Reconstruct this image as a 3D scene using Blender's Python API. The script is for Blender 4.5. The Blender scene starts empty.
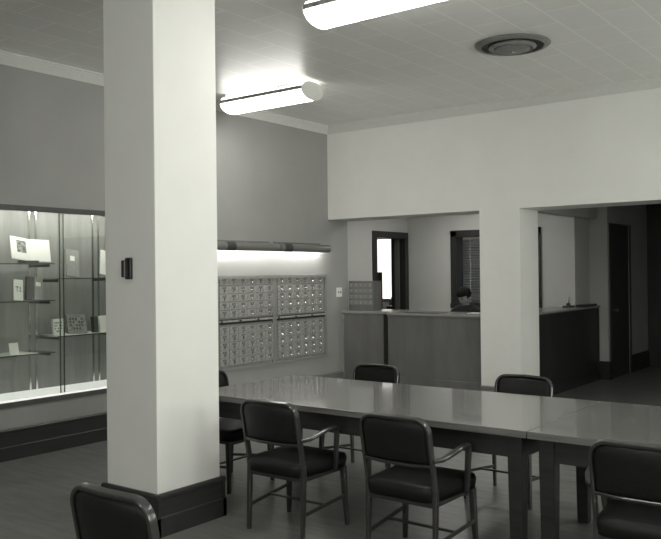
import bpy, bmesh, math, random
from mathutils import Vector, Matrix
random.seed(7)
S = bpy.context.scene
COL = S.collection
PI = math.pi

# ------------------------------------------------------------------ materials
def G(v, w=0.95):
    return (v, v*0.995, v*w, 1)

def mat(name, v, rough=0.6, v2=None, scale=(20, 20, 20), metal=0.0, coat=0.0, bump=0.0, spec=0.5, detail=4, coat_rough=0.1):
    m = bpy.data.materials.new(name); m.use_nodes = True
    nt = m.node_tree; b = nt.nodes['Principled BSDF']
    b.inputs['Roughness'].default_value = rough
    b.inputs['Metallic'].default_value = metal
    b.inputs['Coat Weight'].default_value = coat
    b.inputs['Coat Roughness'].default_value = coat_rough
    b.inputs['Specular IOR Level'].default_value = spec
    tc = nt.nodes.new('ShaderNodeTexCoord'); mp = nt.nodes.new('ShaderNodeMapping')
    mp.inputs['Scale'].default_value = scale
    nt.links.new(tc.outputs['Object'], mp.inputs['Vector'])
    nz = nt.nodes.new('ShaderNodeTexNoise'); nz.inputs['Scale'].default_value = 1
    nz.inputs['Detail'].default_value = detail; nz.inputs['Roughness'].default_value = 0.6
    nt.links.new(mp.outputs['Vector'], nz.inputs['Vector'])
    cr = nt.nodes.new('ShaderNodeValToRGB')
    cr.color_ramp.elements[0].position = 0.3; cr.color_ramp.elements[1].position = 0.7
    if v2 is None: v2 = v*1.08
    cr.color_ramp.elements[0].color = G(v); cr.color_ramp.elements[1].color = G(v2)
    nt.links.new(nz.outputs['Fac'], cr.inputs['Fac'])
    nt.links.new(cr.outputs['Color'], b.inputs['Base Color'])
    if bump:
        bp = nt.nodes.new('ShaderNodeBump'); bp.inputs['Strength'].default_value = bump
        bp.inputs['Distance'].default_value = 0.004
        nt.links.new(nz.outputs['Fac'], bp.inputs['Height']); nt.links.new(bp.outputs['Normal'], b.inputs['Normal'])
    return m

def emit(name, strength, v=1.0):
    m = bpy.data.materials.new(name); m.use_nodes = True
    nt = m.node_tree; b = nt.nodes['Principled BSDF']
    b.inputs['Base Color'].default_value = G(v)
    b.inputs['Emission Color'].default_value = (1, 0.99, 0.95, 1)
    b.inputs['Emission Strength'].default_value = strength
    return m

def glass(name):
    m = bpy.data.materials.new(name); m.use_nodes = True
    nt = m.node_tree; nt.nodes.clear()
    out = nt.nodes.new('ShaderNodeOutputMaterial'); mix = nt.nodes.new('ShaderNodeMixShader')
    tr = nt.nodes.new('ShaderNodeBsdfTransparent'); gl = nt.nodes.new('ShaderNodeBsdfGlossy')
    tr.inputs['Color'].default_value = (0.93, 0.95, 0.93, 1)
    gl.inputs['Roughness'].default_value = 0.02
    fr = nt.nodes.new('ShaderNodeFresnel'); fr.inputs['IOR'].default_value = 1.45
    nt.links.new(fr.outputs[0], mix.inputs[0]); nt.links.new(tr.outputs[0], mix.inputs[1])
    nt.links.new(gl.outputs[0], mix.inputs[2]); nt.links.new(mix.outputs[0], out.inputs['Surface'])
    return m

def tiled(name, v, v2, mortar, bw, rh, msize, rough, swap=False, offset=0.5, loc=(0, 0, 0), coat=0.0, streak=None, bump=0.0):
    """brick-pattern surface: tiles in the object's xy plane"""
    m = mat(name, v, rough, v2, scale=streak or (9, 9, 9), coat=coat, detail=6)
    nt = m.node_tree; b = nt.nodes['Principled BSDF']
    cr = [n for n in nt.nodes if n.type == 'VALTORGB'][0]
    tc = [n for n in nt.nodes if n.type == 'TEX_COORD'][0]
    mp = nt.nodes.new('ShaderNodeMapping')
    mp.inputs['Location'].default_value = loc
    if swap: mp.inputs['Rotation'].default_value = (0, 0, PI/2)
    nt.links.new(tc.outputs['Object'], mp.inputs['Vector'])
    br = nt.nodes.new('ShaderNodeTexBrick')
    br.offset = offset; br.inputs['Scale'].default_value = 1
    br.inputs['Brick Width'].default_value = bw; br.inputs['Row Height'].default_value = rh
    br.inputs['Mortar Size'].default_value = msize; br.inputs['Mortar Smooth'].default_value = 0.3
    br.inputs['Bias'].default_value = 0
    br.inputs['Color1'].default_value = (1, 1, 1, 1); br.inputs['Color2'].default_value = (0.96, 0.96, 0.96, 1)
    br.inputs['Mortar'].default_value = (mortar, mortar, mortar, 1)
    nt.links.new(mp.outputs['Vector'], br.inputs['Vector'])
    mx = nt.nodes.new('ShaderNodeMix'); mx.data_type = 'RGBA'; mx.blend_type = 'MULTIPLY'
    mx.inputs[0].default_value = 1
    nt.links.new(cr.outputs['Color'], mx.inputs[6]); nt.links.new(br.outputs['Color'], mx.inputs[7])
    nt.links.new(mx.outputs[2], b.inputs['Base Color'])
    return m

M = {}
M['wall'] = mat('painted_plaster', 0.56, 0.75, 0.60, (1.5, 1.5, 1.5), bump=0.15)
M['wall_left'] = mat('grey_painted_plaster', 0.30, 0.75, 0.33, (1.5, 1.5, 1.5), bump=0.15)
M['pier'] = mat('cream_painted_plaster', 0.74, 0.7, 0.78, (2, 2, 2), bump=0.15)
M['office'] = mat('office_plaster', 0.50, 0.75, 0.54, (1.5, 1.5, 1.5))
M['hall'] = mat('hall_plaster', 0.50, 0.75, 0.54, (1.5, 1.5, 1.5))
M['trim'] = mat('painted_moulding', 0.62, 0.55, 0.66)
M['ceiling'] = tiled('acoustic_tile', 0.79, 0.82, 1.25, 0.61, 0.305, 0.005, 0.5, swap=True, loc=(0.0, 0.14, 0), coat=1.0)
M['ceiling'].node_tree.nodes['Principled BSDF'].inputs['Coat Roughness'].default_value = 0.38
M['floor'] = tiled('asphalt_tile', 0.125, 0.215, 0.78, 0.23, 0.23, 0.002, 0.33, offset=0.0, coat=0.12, streak=(3, 16, 5))
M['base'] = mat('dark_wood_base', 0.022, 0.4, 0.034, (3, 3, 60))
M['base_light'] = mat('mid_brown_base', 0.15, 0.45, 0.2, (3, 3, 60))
M['wood_dark'] = mat('dark_stained_wood', 0.035, 0.4, 0.055, (30, 30, 2))
M['wood_counter'] = mat('oak_counter_front', 0.10, 0.38, 0.16, (4.5, 4.5, 1.0), detail=8)
M['wood_counter_top'] = mat('counter_top', 0.22, 0.25, 0.27, (2, 30, 30))
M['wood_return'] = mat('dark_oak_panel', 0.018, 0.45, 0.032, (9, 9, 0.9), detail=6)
M['table_top'] = mat('varnished_walnut_top', 0.115, 0.18, 0.235, (1.2, 22, 22), coat=0.55, coat_rough=0.045, detail=7, bump=0.02)
M['table_wood'] = mat('varnished_walnut', 0.020, 0.35, 0.034, (2, 30, 30), spec=0.35)
M['drawer'] = mat('oak_drawer', 0.24, 0.45, 0.40, (30, 30, 60))
M['cabinet'] = mat('oak_cabinet_frame', 0.21, 0.45, 0.27, (30, 30, 8))
M['brass'] = mat('worn_brass', 0.42, 0.3, 0.5, metal=1.0)
M['brass_bright'] = mat('polished_pull', 0.30, 0.18, 0.8, metal=1.0)
M['pull'] = mat('dark_pull', 0.05, 0.3, 0.07, metal=0.6)
M['vinyl'] = mat('dark_vinyl', 0.007, 0.45, 0.011, (60, 60, 60), bump=0.25, spec=0.3)
M['steel'] = mat('grey_enamel_steel', 0.026, 0.30, 0.034, coat=0.5)
M['lamp_metal'] = mat('grey_lamp_metal', 0.16, 0.4, 0.18)
M['lamp_dark'] = mat('dark_band', 0.04, 0.5, 0.06)
M['white_metal'] = mat('white_enamel', 0.75, 0.4, 0.78)
M['fix_rail'] = mat('fixture_rail', 0.10, 0.4, 0.3)
M['black'] = mat('black_plastic', 0.012, 0.35, 0.018)
M['case_back'] = mat('case_back_veneer', 0.16, 0.5, 0.25, (9, 9, 1.2), detail=6)
M['case_frame'] = mat('case_frame', 0.07, 0.35, 0.09)
M['case_floor'] = mat('white_case_floor', 0.72, 0.5, 0.76)
M['glass'] = glass('clear_glass')
M['glass_edge'] = mat('glass_edge', 0.05, 0.15, 0.07, coat=0.5)
M['chrome'] = mat('chrome', 0.7, 0.2, 0.75, metal=1.0)
M['paper'] = mat('paper', 0.78, 0.8, 0.82)
M['bookgrey'] = mat('grey_book_cloth', 0.22, 0.7, 0.34, (70, 70, 70))
M['bookmid'] = mat('patterned_cover', 0.16, 0.7, 0.36, (45, 45, 45))
M['bookdark'] = mat('dark_book_cloth', 0.05, 0.7, 0.07)
M['ink'] = mat('printed_picture', 0.02, 0.7, 0.40, (35, 35, 35))
M['blind'] = mat('blind_slat', 0.50, 0.45, 0.54)
M['frame_dark'] = mat('dark_window_wood', 0.018, 0.45, 0.028, (30, 30, 2))
M['blind_white'] = mat('white_curtain', 0.85, 0.6, 0.9, (40, 1, 1))
M['vent'] = mat('vent_metal', 0.16, 0.4, 0.2)
M['vent_dark'] = mat('vent_shadow_gap', 0.02, 0.6, 0.03)
M['skin'] = mat('skin', 0.30, 0.5, 0.34)
M['feature'] = mat('eyes_and_lips', 0.03, 0.4, 0.05)
M['hair'] = mat('dark_hair', 0.010, 0.9, 0.022, (90, 90, 90), bump=0.8, spec=0.15)
M['dress'] = mat('dark_dress', 0.018, 0.8, 0.03)
M['tube'] = emit('lamp_tube', 34.0)
M['case_tube'] = emit('case_lamp_tube', 32.0)
M['upper'] = emit('fixture_upper_lens', 2.5)
M['diffuser'] = emit('fixture_diffuser', 9.5)
M['daylight'] = emit('window_daylight', 0.75)

# ------------------------------------------------------------------ mesh helpers
def box(bm, x0, x1, y0, y1, z0, z1, bev=0.0, mi=0):
    t = bmesh.new()
    bmesh.ops.create_cube(t, size=1)
    for v in t.verts:
        v.co = Vector((x0+(v.co.x+.5)*(x1-x0), y0+(v.co.y+.5)*(y1-y0), z0+(v.co.z+.5)*(z1-z0)))
    if bev: bmesh.ops.bevel(t, geom=t.edges[:], offset=bev, segments=2, affect='EDGES', profile=0.6)
    merge(bm, t, mi)

def merge(bm, t, mi=0, mx=None):
    if mx is not None: t.transform(mx)
    for f in t.faces: f.material_index = mi
    me = bpy.data.meshes.new('tmp'); t.to_mesh(me); t.free()
    bm.from_mesh(me); bpy.data.meshes.remove(me)

def cyl(bm, p0, p1, r, r2=None, seg=20, mi=0):
    p0 = Vector(p0); p1 = Vector(p1); d = p1-p0
    t = bmesh.new()
    bmesh.ops.create_cone(t, cap_ends=True, segments=seg, radius1=r, radius2=r if r2 is None else r2, depth=d.length)
    q = Vector((0, 0, 1)).rotation_difference(d.normalized())
    merge(bm, t, mi, Matrix.Translation((p0+p1)/2) @ q.to_matrix().to_4x4())

def sweep(bm, pts, w, h, side=None, seg=10, mi=0, power=3.0):
    """closed bar along pts, rounded-rectangle section w (along side) x h"""
    pts = [Vector(p) for p in pts]; n = len(pts)
    W = w if isinstance(w, (list, tuple)) else [w]*n
    H = h if isinstance(h, (list, tuple)) else [h]*n
    rings = []
    s = Vector(side) if side is not None else None
    for i, p in enumerate(pts):
        t = (pts[min(i+1, n-1)]-pts[max(i-1, 0)]).normalized()
        if s is None:
            s = t.orthogonal()
        a = (s - t*s.dot(t)).normalized(); s = a
        b = t.cross(a)
        r = []
        for k in range(seg):
            an = 2*PI*k/seg + PI/seg
            c, q = math.cos(an), math.sin(an)
            e = 2.0/power
            cc = math.copysign(abs(c)**e, c); qq = math.copysign(abs(q)**e, q)
            r.append(bm.verts.new(p + a*cc*W[i]/2 + b*qq*H[i]/2))
        rings.append(r)
    for i in range(n-1):
        for k in range(seg):
            f = bm.faces.new((rings[i][k], rings[i][(k+1) % seg], rings[i+1][(k+1) % seg], rings[i+1][k]))
            f.material_index = mi
    for r in (rings[0], list(reversed(rings[-1]))):
        f = bm.faces.new(list(reversed(r))); f.material_index = mi

def lathe(bm, prof, c, seg=40, mi=0):
    rings = []
    for r, z in prof:
        rings.append([bm.verts.new((c[0]+r*math.cos(2*PI*k/seg), c[1]+r*math.sin(2*PI*k/seg), c[2]+z)) for k in range(seg)])
    for i in range(len(prof)-1):
        for k in range(seg):
            bm.faces.new((rings[i][k], rings[i][(k+1) % seg], rings[i+1][(k+1) % seg], rings[i+1][k])).material_index = mi
    bm.faces.new(list(reversed(rings[0]))).material_index = mi
    bm.faces.new(rings[-1]).material_index = mi

def extrude_profile(bm, prof, a, b, axis, mi=0):
    """prof: list of 2D points; axis 'x' -> (y,z) profile along x from a to b; 'y' -> (x,z) along y"""
    def P(t, u, v): return (t, u, v) if axis == 'x' else (u, t, v)
    A = [bm.verts.new(P(a, u, v)) for u, v in prof]; B = [bm.verts.new(P(b, u, v)) for u, v in prof]
    n = len(prof)
    for i in range(n):
        bm.faces.new((A[i], A[(i+1) % n], B[(i+1) % n], B[i])).material_index = mi
    bm.faces.new(list(reversed(A))).material_index = mi; bm.faces.new(B).material_index = mi

def obj(name, bm, mats, parent=None, smooth=False, **props):
    bmesh.ops.recalc_face_normals(bm, faces=bm.faces[:])
    me = bpy.data.meshes.new(name); bm.to_mesh(me); bm.free()
    if not isinstance(mats, (list, tuple)): mats = [mats]
    for m in mats: me.materials.append(m)
    if smooth:
        for p in me.polygons: p.use_smooth = True
        if smooth != 'all':
            try: me.set_sharp_from_angle(angle=math.radians(35))
            except Exception: pass
    o = bpy.data.objects.new(name, me); COL.objects.link(o)
    if parent is not None: o.parent = parent
    for k, v in props.items(): o[k] = v
    return o

def empty(name, label, cat, loc=(0, 0, 0), rz=0.0, group=None):
    o = bpy.data.objects.new(name, None); COL.objects.link(o)
    o.empty_display_size = 0.1
    o.location = loc; o.rotation_euler = (0, 0, rz)
    o['label'] = label; o['category'] = cat
    if group: o['group'] = group
    return o

def dup(root, loc, rz, label, group=None):
    def rec(o, parent):
        c = o.copy(); COL.objects.link(c); c.parent = parent
        for ch in [k for k in COL.objects if k.parent == o]: rec(ch, c)
        return c
    r = rec(root, None)
    r.location = loc; r.rotation_euler = (0, 0, rz); r['label'] = label
    if group: r['group'] = group
    return r

def B(*a, **k):
    bm = bmesh.new(); box(bm, *a, **k); return bm

def struct(name, bm, m, parent=None, smooth=False):
    o = obj(name, bm, m, parent, smooth)
    if parent is None: o['kind'] = 'structure'
    return o

# ------------------------------------------------------------------ room shell
H = 3.54
bm = B(-6.5, 9.6, -12.6, 7.0, -0.12, 0); struct('floor', bm, M['floor'])
bm = B(-0.5, 9.6, -12.6, 0.0, H, H+0.12); struct('ceiling', bm, M['ceiling'])

# left wall with the opening of the display case and of the catalogue bank
bm = bmesh.new()
W0, W1 = -0.36, 0.0
CY0, CY1, CZ0, CZ1 = -5.75, -3.05, 0.47, 2.31      # case opening
KY0, KY1, KZ0, KZ1 = -2.10, -0.055, 0.485, 1.575   # catalogue opening
box(bm, W0, W1, -12.6, CY0, 0, H)
box(bm, W0, W1, CY0, CY1, 0, CZ0); box(bm, W0, W1, CY0, CY1, CZ1, H)
box(bm, W0, W1, CY1, KY0, 0, H)
box(bm, -0.035, W1, CY0, CY1, 2.20, CZ1)   # fascia hiding the case lamp
box(bm, -0.62, -0.46, -12.6, KY0, 0, H)   # backing of the recess
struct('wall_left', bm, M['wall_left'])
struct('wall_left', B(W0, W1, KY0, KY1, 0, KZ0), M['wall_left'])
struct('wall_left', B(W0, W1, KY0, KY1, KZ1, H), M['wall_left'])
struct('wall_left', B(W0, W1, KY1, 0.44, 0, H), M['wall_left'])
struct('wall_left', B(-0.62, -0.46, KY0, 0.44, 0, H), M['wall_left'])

# back wall: header over two openings, pier between, solid end on the right
bm = bmesh.new()
box(bm, 0, 9.6, 0, 0.52, 2.305, H)
box(bm, 2.215, 2.713, 0, 0.52, 0, 2.305)
box(bm, 6.6, 9.6, 0, 0.52, 0, 2.305)
struct('wall_back', bm, M['pier'])
bm = B(9.6, 9.8, -12.6, 7, 0, 0.9); box(bm, 9.6, 9.8, -12.6, 7, 2.9, H)
for a, b in ((-12.6, -11.2), (-9.2, -8.4), (-6.4, -5.6), (-3.6, -2.8), (-0.8, 7)): box(bm, 9.6, 9.8, a, b, 0.9, 2.9)
struct('wall_right', bm, M['wall'])
FX = (1.6, 4.4, 7.2)
bm = B(-0.5, 9.6, -12.8, -12.6, 0, 0.9); box(bm, -0.5, 9.6, -12.8, -12.6, 2.9, H)
for a, b in ((-0.5, 0.6), (2.6, 3.4), (5.4, 6.2), (8.2, 9.6)): box(bm, a, b, -12.8, -12.6, 0.9, 2.9)
struct('wall_front', bm, M['wall'])

# crown moulding
def crown(name, axis, a, b, s):
    bm = bmesh.new()
    pr = [(0, H-0.10), (0.012, H-0.10), (0.02, H-0.085), (0.03, H-0.07), (0.055, H-0.035), (0.062, H-0.03), (0.062, H-0.018), (0.075, H-0.012), (0.075, H), (0, H)]
    extrude_profile(bm, [(s*u, v) for u, v in pr], a, b, axis)
    struct(name, bm, M['trim'])
crown('trim_1', 'y', -12.6, 0.0, 1)
crown('trim_2', 'x', 0.0, 9.6, -1)

# baseboards
def base_profile(bm, axis, a, b, s, off, h=0.27):
    pr = [(0, 0), (0.030, 0), (0.030, 0.115), (0.020, 0.122), (0.020, h-0.035), (0.026, h-0.03), (0.026, h-0.012), (0.016, h), (0, h)]
    extrude_profile(bm, [(off+s*u, v) for u, v in pr], a, b, axis)
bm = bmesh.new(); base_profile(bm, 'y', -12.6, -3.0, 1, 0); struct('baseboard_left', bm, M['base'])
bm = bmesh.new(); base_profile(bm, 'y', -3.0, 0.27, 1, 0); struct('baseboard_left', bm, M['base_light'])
bm = bmesh.new(); base_profile(bm, 'x', 2.215, 2.735, -1, 0, 0.27); base_profile(bm, 'y', 0.0, 0.52, 1, 2.713, 0.27)
struct('baseboard_back', bm, M['base_light'])

# free-standing square column
cx0, cx1, cy0, cy1 = 2.179, 2.663, -5.269, -4.735
bm = B(cx0, cx1, cy0, cy1, 0, H, bev=0.006)
col = struct('column', bm, M['pier'])
bm = bmesh.new()
e = 0.03
base_profile(bm, 'x', cx0-e, cx1+e, -1, cy0, 0.26); base_profile(bm, 'x', cx0-e, cx1+e, 1, cy1, 0.26)
base_profile(bm, 'y', cy0-e, cy1+e, 1, cx1, 0.26); base_profile(bm, 'y', cy0-e, cy1+e, -1, cx0, 0.26)
obj('column_base', bm, M['base'], col, label='dark wooden base around the column')

# ------------------------------------------------------------------ office behind
OH = 2.75
bm = bmesh.new()   # left wall of the office, doorway y 1.62..2.52
box(bm, -0.60, -0.36, 0.44, 1.66, 0, OH); box(bm, -0.60, -0.36, 2.50, 2.75, 0, OH); box(bm, -0.60, -0.36, 1.66, 2.50, 2.15, OH)
struct('wall_office_left', bm, M['office'])
bm = bmesh.new()   # rear wall with the window opening
box(bm, -0.36, 0.50, 2.6, 2.8, 0, OH); box(bm, 1.84, 2.39, 2.6, 2.8, 0, OH)
box(bm, 0.50, 1.84, 2.6, 2.8, 0, 1.08); box(bm, 0.50, 1.84, 2.6, 2.8, 2.16, OH)
struct('wall_office_back', bm, M['office'])
bm = B(2.19, 2.39, 2.8, 3.2, 0, OH); box(bm, 2.19, 2.655, 3.2, 3.33, 0, OH)
box(bm, 2.45, 2.655, 3.33, 3.36, 0, OH); box(bm, 2.45, 2.655, 4.2, 5.2, 0, OH); box(bm, 2.45, 2.655, 3.36, 4.2, 2.27, OH)
struct('wall_hall', bm, M['hall'])
struct('trim_3', B(2.34, 2.50, 0.52, 3.2, 2.345, OH), M['hall'])   # beam over the return counter
bm = B(2.45, 7.5, 5.2, 5.4, 0, OH); box(bm, 7.3, 7.5, 0.52, 5.2, 0, OH); struct('wall_hall_back', bm, M['wood_dark'])
bm = B(-5.4, 7.5, 0.52, 5.6, OH, OH+0.1); struct('ceiling_office', bm, M['office'])
bm = bmesh.new()
box(bm, 2.39, 2.675, 3.18, 3.2, 0, 0.27); box(bm, 2.655, 2.675, 3.2, 3.30, 0, 0.27)
box(bm, 2.655, 2.675, 4.26, 5.2, 0, 0.27)
struct('baseboard_hall', bm, M['base'])

# dark door in the hall wall
bm = B(2.56, 2.652, 3.362, 4.198, 0.0, 2.268); d = struct('door_2', bm, M['wood_dark'])
bm = bmesh.new()
box(bm, 2.655, 2.672, 3.27, 3.35, 0, 2.27); box(bm, 2.655, 2.672, 4.21, 4.26, 0, 2.27); box(bm, 2.655, 2.672, 3.27, 4.26, 2.27, 2.28)
obj('door_frame', bm, M['wood_dark'], d)
bm = bmesh.new(); cyl(bm, (2.65, 3.46, 1.0), (2.69, 3.46, 1.0), 0.012); cyl(bm, (2.685, 3.46, 1.0), (2.72, 3.46, 1.0), 0.028)
obj('door_handle', bm, M['brass'], d, smooth=True)

# doorway with dark casing to the lit room behind
bm = bmesh.new()
box(bm, -0.36, -0.335, 1.575, 1.68, 0, 2.14); box(bm, -0.36, -0.335, 2.48, 2.585, 0, 2.14); box(bm, -0.36, -0.335, 1.575, 2.585, 2.13, 2.23)
box(bm, -0.60, -0.36, 1.66, 1.68, 0, 2.14); box(bm, -0.60, -0.36, 2.48, 2.50, 0, 2.14); box(bm, -0.60, -0.36, 1.66, 2.50, 2.13, 2.15)
d1 = struct('door_1', bm, M['frame_dark'])
obj('door_stop', B(-0.52, -0.44, 2.455, 2.48, 0, 2.13), M['wood_counter'], d1)

# window with venetian blind on the office's rear wall
bm = bmesh.new()
box(bm, 0.432, 0.53, 2.575, 2.6, 1.03, 2.23); box(bm, 1.81, 1.898, 2.575, 2.6, 1.03, 2.23)
box(bm, 0.432, 1.898, 2.575, 2.6, 2.13, 2.23); box(bm, 0.432, 1.898, 2.55, 2.6, 1.03, 1.11)
box(bm, 0.50, 0.53, 2.6, 2.79, 1.08, 2.16); box(bm, 1.81, 1.84, 2.6, 2.79, 1.08, 2.16); box(bm, 0.53, 1.81, 2.6, 2.79, 2.13, 2.16); box(bm, 0.53, 1.81, 2.6, 2.79, 1.08, 1.11)
w = struct('window_1', bm, M['frame_dark'])
bm = bmesh.new(); box(bm, 0.53, 1.81, 2.765, 2.775, 1.11, 2.13); obj('pane', bm, M['glass'], w)
bm = bmesh.new()
box(bm, 0.60, 1.79, 2.675, 2.715, 2.09, 2.125)
for k in range(24):
    z = 1.13+k*0.0405
    t = bmesh.new(); bmesh.ops.create_cube(t, size=1)
    t.transform(Matrix.Translation((1.195, 2.695, z)) @ Matrix.Rotation(math.radians(-20), 4, 'X') @ Matrix.Diagonal((1.18, 0.046, 0.0012, 1)))
    merge(bm, t)
for x in (0.72, 1.2, 1.67): box(bm, x-0.004, x+0.004, 2.672, 2.676, 1.12, 2.1)
obj('venetian_blind', bm, M['blind'], w)

# back room seen through the doorway
bm = bmesh.new()
box(bm, -5.4, -3.3, 5.2, 5.4, 0, OH); box(bm, -1.2, -0.6, 5.2, 5.4, 0, OH); box(bm, -3.3, -1.2, 5.2, 5.4, 2.32, OH); box(bm, -3.3, -1.2, 5.2, 5.4, 0, 1.0)
box(bm, -5.4, -5.2, 0.6, 5.2, 0, OH); box(bm, -5.4, -0.6, 0.44, 0.6, 0, OH); box(bm, -0.6, -0.45, 2.75, 5.4, 0, OH)
struct('wall_back_room', bm, M['wall'])
bm = bmesh.new()
box(bm, -3.3, -3.24, 5.19, 5.3, 1.0, 2.32); box(bm, -1.26, -1.2, 5.19, 5.3, 1.0, 2.32); box(bm, -3.3, -1.2, 5.19, 5.3, 2.27, 2.32); box(bm, -3.3, -1.2, 5.17, 5.3, 1.0, 1.06)
box(bm, -2.28, -2.22, 5.2, 5.3, 1.06, 2.27)
w2 = struct('window_2', bm, M['white_metal'])
bm = B(-3.24, -1.26, 5.285, 5.295, 1.06, 2.27); obj('pane', bm, M['daylight'], w2, label='bright daylit pane')
bm = bmesh.new()
for k in range(29):
    z = 1.09+k*0.041
    t = bmesh.new(); bmesh.ops.create_cube(t, size=1)
    t.transform(Matrix.Translation((-2.25, 5.24, z)) @ Matrix.Rotation(math.radians(12), 4, 'X') @ Matrix.Diagonal((1.96, 0.03, 0.001, 1)))
    merge(bm, t)
obj('venetian_blind', bm, M['blind_white'], w2)

# ------------------------------------------------------------------ windows of the reading room (right side, daylight)
n = 3
for a in (-11.2, -8.4, -5.6, -2.8):
    bm = bmesh.new()
    box(bm, 9.58, 9.8, a, a+0.06, 0.9, 2.9); box(bm, 9.58, 9.8, a+1.94, a+2.0, 0.9, 2.9); box(bm, 9.58, 9.8, a, a+2, 2.84, 2.9); box(bm, 9.5, 9.8, a, a+2, 0.88, 0.95)
    box(bm, 9.65, 9.75, a+0.97, a+1.03, 0.95, 2.84); box(bm, 9.65, 9.75, a, a+2, 1.87, 1.93)
    w3 = struct('window_%d' % n, bm, M['wood_dark']); n += 1
    bm = B(9.70, 9.706, a+0.06, a+1.94, 0.95, 2.84); obj('pane', bm, M['glass'], w3)

for x in FX:
    a = x-1.0
    bm = bmesh.new()
    box(bm, a, a+0.06, -12.8, -12.58, 0.9, 2.9); box(bm, a+1.94, a+2.0, -12.8, -12.58, 0.9, 2.9); box(bm, a, a+2, -12.8, -12.58, 2.84, 2.9); box(bm, a, a+2, -12.8, -12.5, 0.88, 0.95)
    box(bm, a+0.97, a+1.03, -12.75, -12.65, 0.95, 2.84); box(bm, a, a+2, -12.75, -12.65, 1.87, 1.93)
    w3 = struct('window_%d' % n, bm, M['wood_dark']); n += 1
    bm = B(a+0.06, a+1.94, -12.706, -12.70, 0.95, 2.84); obj('pane', bm, M['glass'], w3)

# ------------------------------------------------------------------ display case
dc = empty('display_case', 'built-in glass-fronted display case recessed in the grey left wall', 'display case', (0, -4.4, 0.47))
oy = -4.4; oz = 0.47
def cb(x0, x1, y0, y1, z0, z1): return B(x0, x1, y0-oy, y1-oy, z0-oz, z1-oz)
bm = cb(-0.455, -0.44, CY0, CY1, CZ0, CZ1); obj('back_panel', bm, M['case_back'], dc)
for y in (CY0, CY1-0.015):
    bm = cb(-0.44, -0.036, y, y+0.015, CZ0, CZ1); obj('side_panel', bm, M['case_back'], dc)
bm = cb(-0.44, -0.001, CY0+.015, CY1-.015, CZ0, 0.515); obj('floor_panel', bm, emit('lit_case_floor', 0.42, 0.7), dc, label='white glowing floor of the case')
bm = cb(-0.44, -0.036, CY0+.015, CY1-.015, CZ1-0.012, CZ1); obj('top_panel', bm, M['case_back'], dc)
bm = bmesh.new()
def tb(*a): box(bm, a[0], a[1], a[2]-oy, a[3]-oy, a[4]-oz, a[5]-oz)
tb(0.0, 0.022, CY0-0.03, CY1+0.03, 2.175, 2.225); tb(0.0, 0.022, CY0-0.03, CY1+0.03, 0.455, 0.50)
tb(0.0, 0.022, CY0-0.03, CY0+0.01, 0.50, 2.175); tb(0.0, 0.022, CY1-0.01, CY1+0.03, 0.50, 2.175)
obj('frame', bm, M['case_frame'], dc, label='dark metal trim frame')
for y0, y1, x in ((CY0+.01, -4.06, -0.018), (-4.11, CY1-.01, -0.006)):
    bm = cb(x-0.003, x+0.003, y0, y1, 0.517, 2.175)
    g = obj('glass_door', bm, M['glass'], dc)
    bm = bmesh.new(); e0 = y1 if y1 < -4 else y0
    box(bm, x-0.004, x+0.004, e0-0.004-oy, e0+0.004-oy, 0.517-oz, 2.175-oz)
    obj('edge_strip', bm, M['glass_edge'], g)
for y in (-5.2, -4.15, -4.08, -3.43, -3.36):
    bm = cb(-0.44, -0.428, y-0.010, y+0.010, 0.515, 2.29); obj('shelf_standard', bm, M['chrome'], dc, label='slotted chrome upright')
for y0, y1, zs in ((-5.72, -4.12, (1.715, 1.375, 0.895)), (-4.09, -3.07, (1.575, 1.035))):
    for z in zs:
        bm = cb(-0.40, -0.07, y0, y1, z-0.008, z)
        sh = obj('glass_shelf', bm, M['glass'], dc)
        if z in (1.035, 0.895):
            bm = cb(-0.39, -0.075, y0+.04, -4.28 if z < 1 else y1-.02, z-0.0005, z+0.0007)
            obj('shelf_lit_sheet', bm, M['paper'], sh, label='white sheet added for the lit shelf top')  # added sheet; its white stands in for light falling on the shelf
        bm = cb(-0.072, -0.064, y0, y1, z-0.009, z+0.001); obj('shelf_edge', bm, M['glass_edge'], sh)
        for y in ((-5.2, -4.15) if y0 < -5 else (-4.06, -3.43)):
            bm = cb(-0.428, -0.10, y-0.004, y+0.004, z-0.035, z-0.009)
            obj('bracket', bm, M['case_frame'], sh)
bm = cb(-0.13, -0.04, CY0+.05, CY1-.05, 2.28, 2.297); obj('lamp_housing', bm, M['white_metal'], dc)
bm = bmesh.new(); cyl(bm, (-0.085, CY0+.1-oy, 2.262-oz), (-0.085, CY1-.1-oy, 2.262-oz), 0.012, seg=10); obj('lamp_tube', bm, M['case_tube'], dc)

# books and cards on the shelves: panels leaning back on a slant (local: x width, y thickness, z height)
def leaning(name, label, cat, y, z, wdt, hgt, m, thick=0.018, tilt=14, xpos=-0.13, rz=90, roll=0, picture=None, group=None, edge=None):
    bm = B(-wdt/2, wdt/2, 0, thick, 0, hgt, bev=0.002)
    if roll or tilt:
        bm.transform(Matrix.Rotation(math.radians(-tilt), 4, 'X') @ Matrix.Rotation(math.radians(roll), 4, 'Y'))
        mz = min(v.co.z for v in bm.verts); bm.transform(Matrix.Translation((0, 0, -mz)))
    o = obj(name, bm, m, None); o['label'] = label; o['category'] = cat
    if group: o['group'] = group
    o.location = (xpos, y, z+0.0012); o.rotation_euler = (0, 0, math.radians(rz))
    return o
R_ = lambda t, r: Matrix.Rotation(math.radians(-t), 4, 'X') @ Matrix.Rotation(math.radians(r), 4, 'Y')
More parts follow.
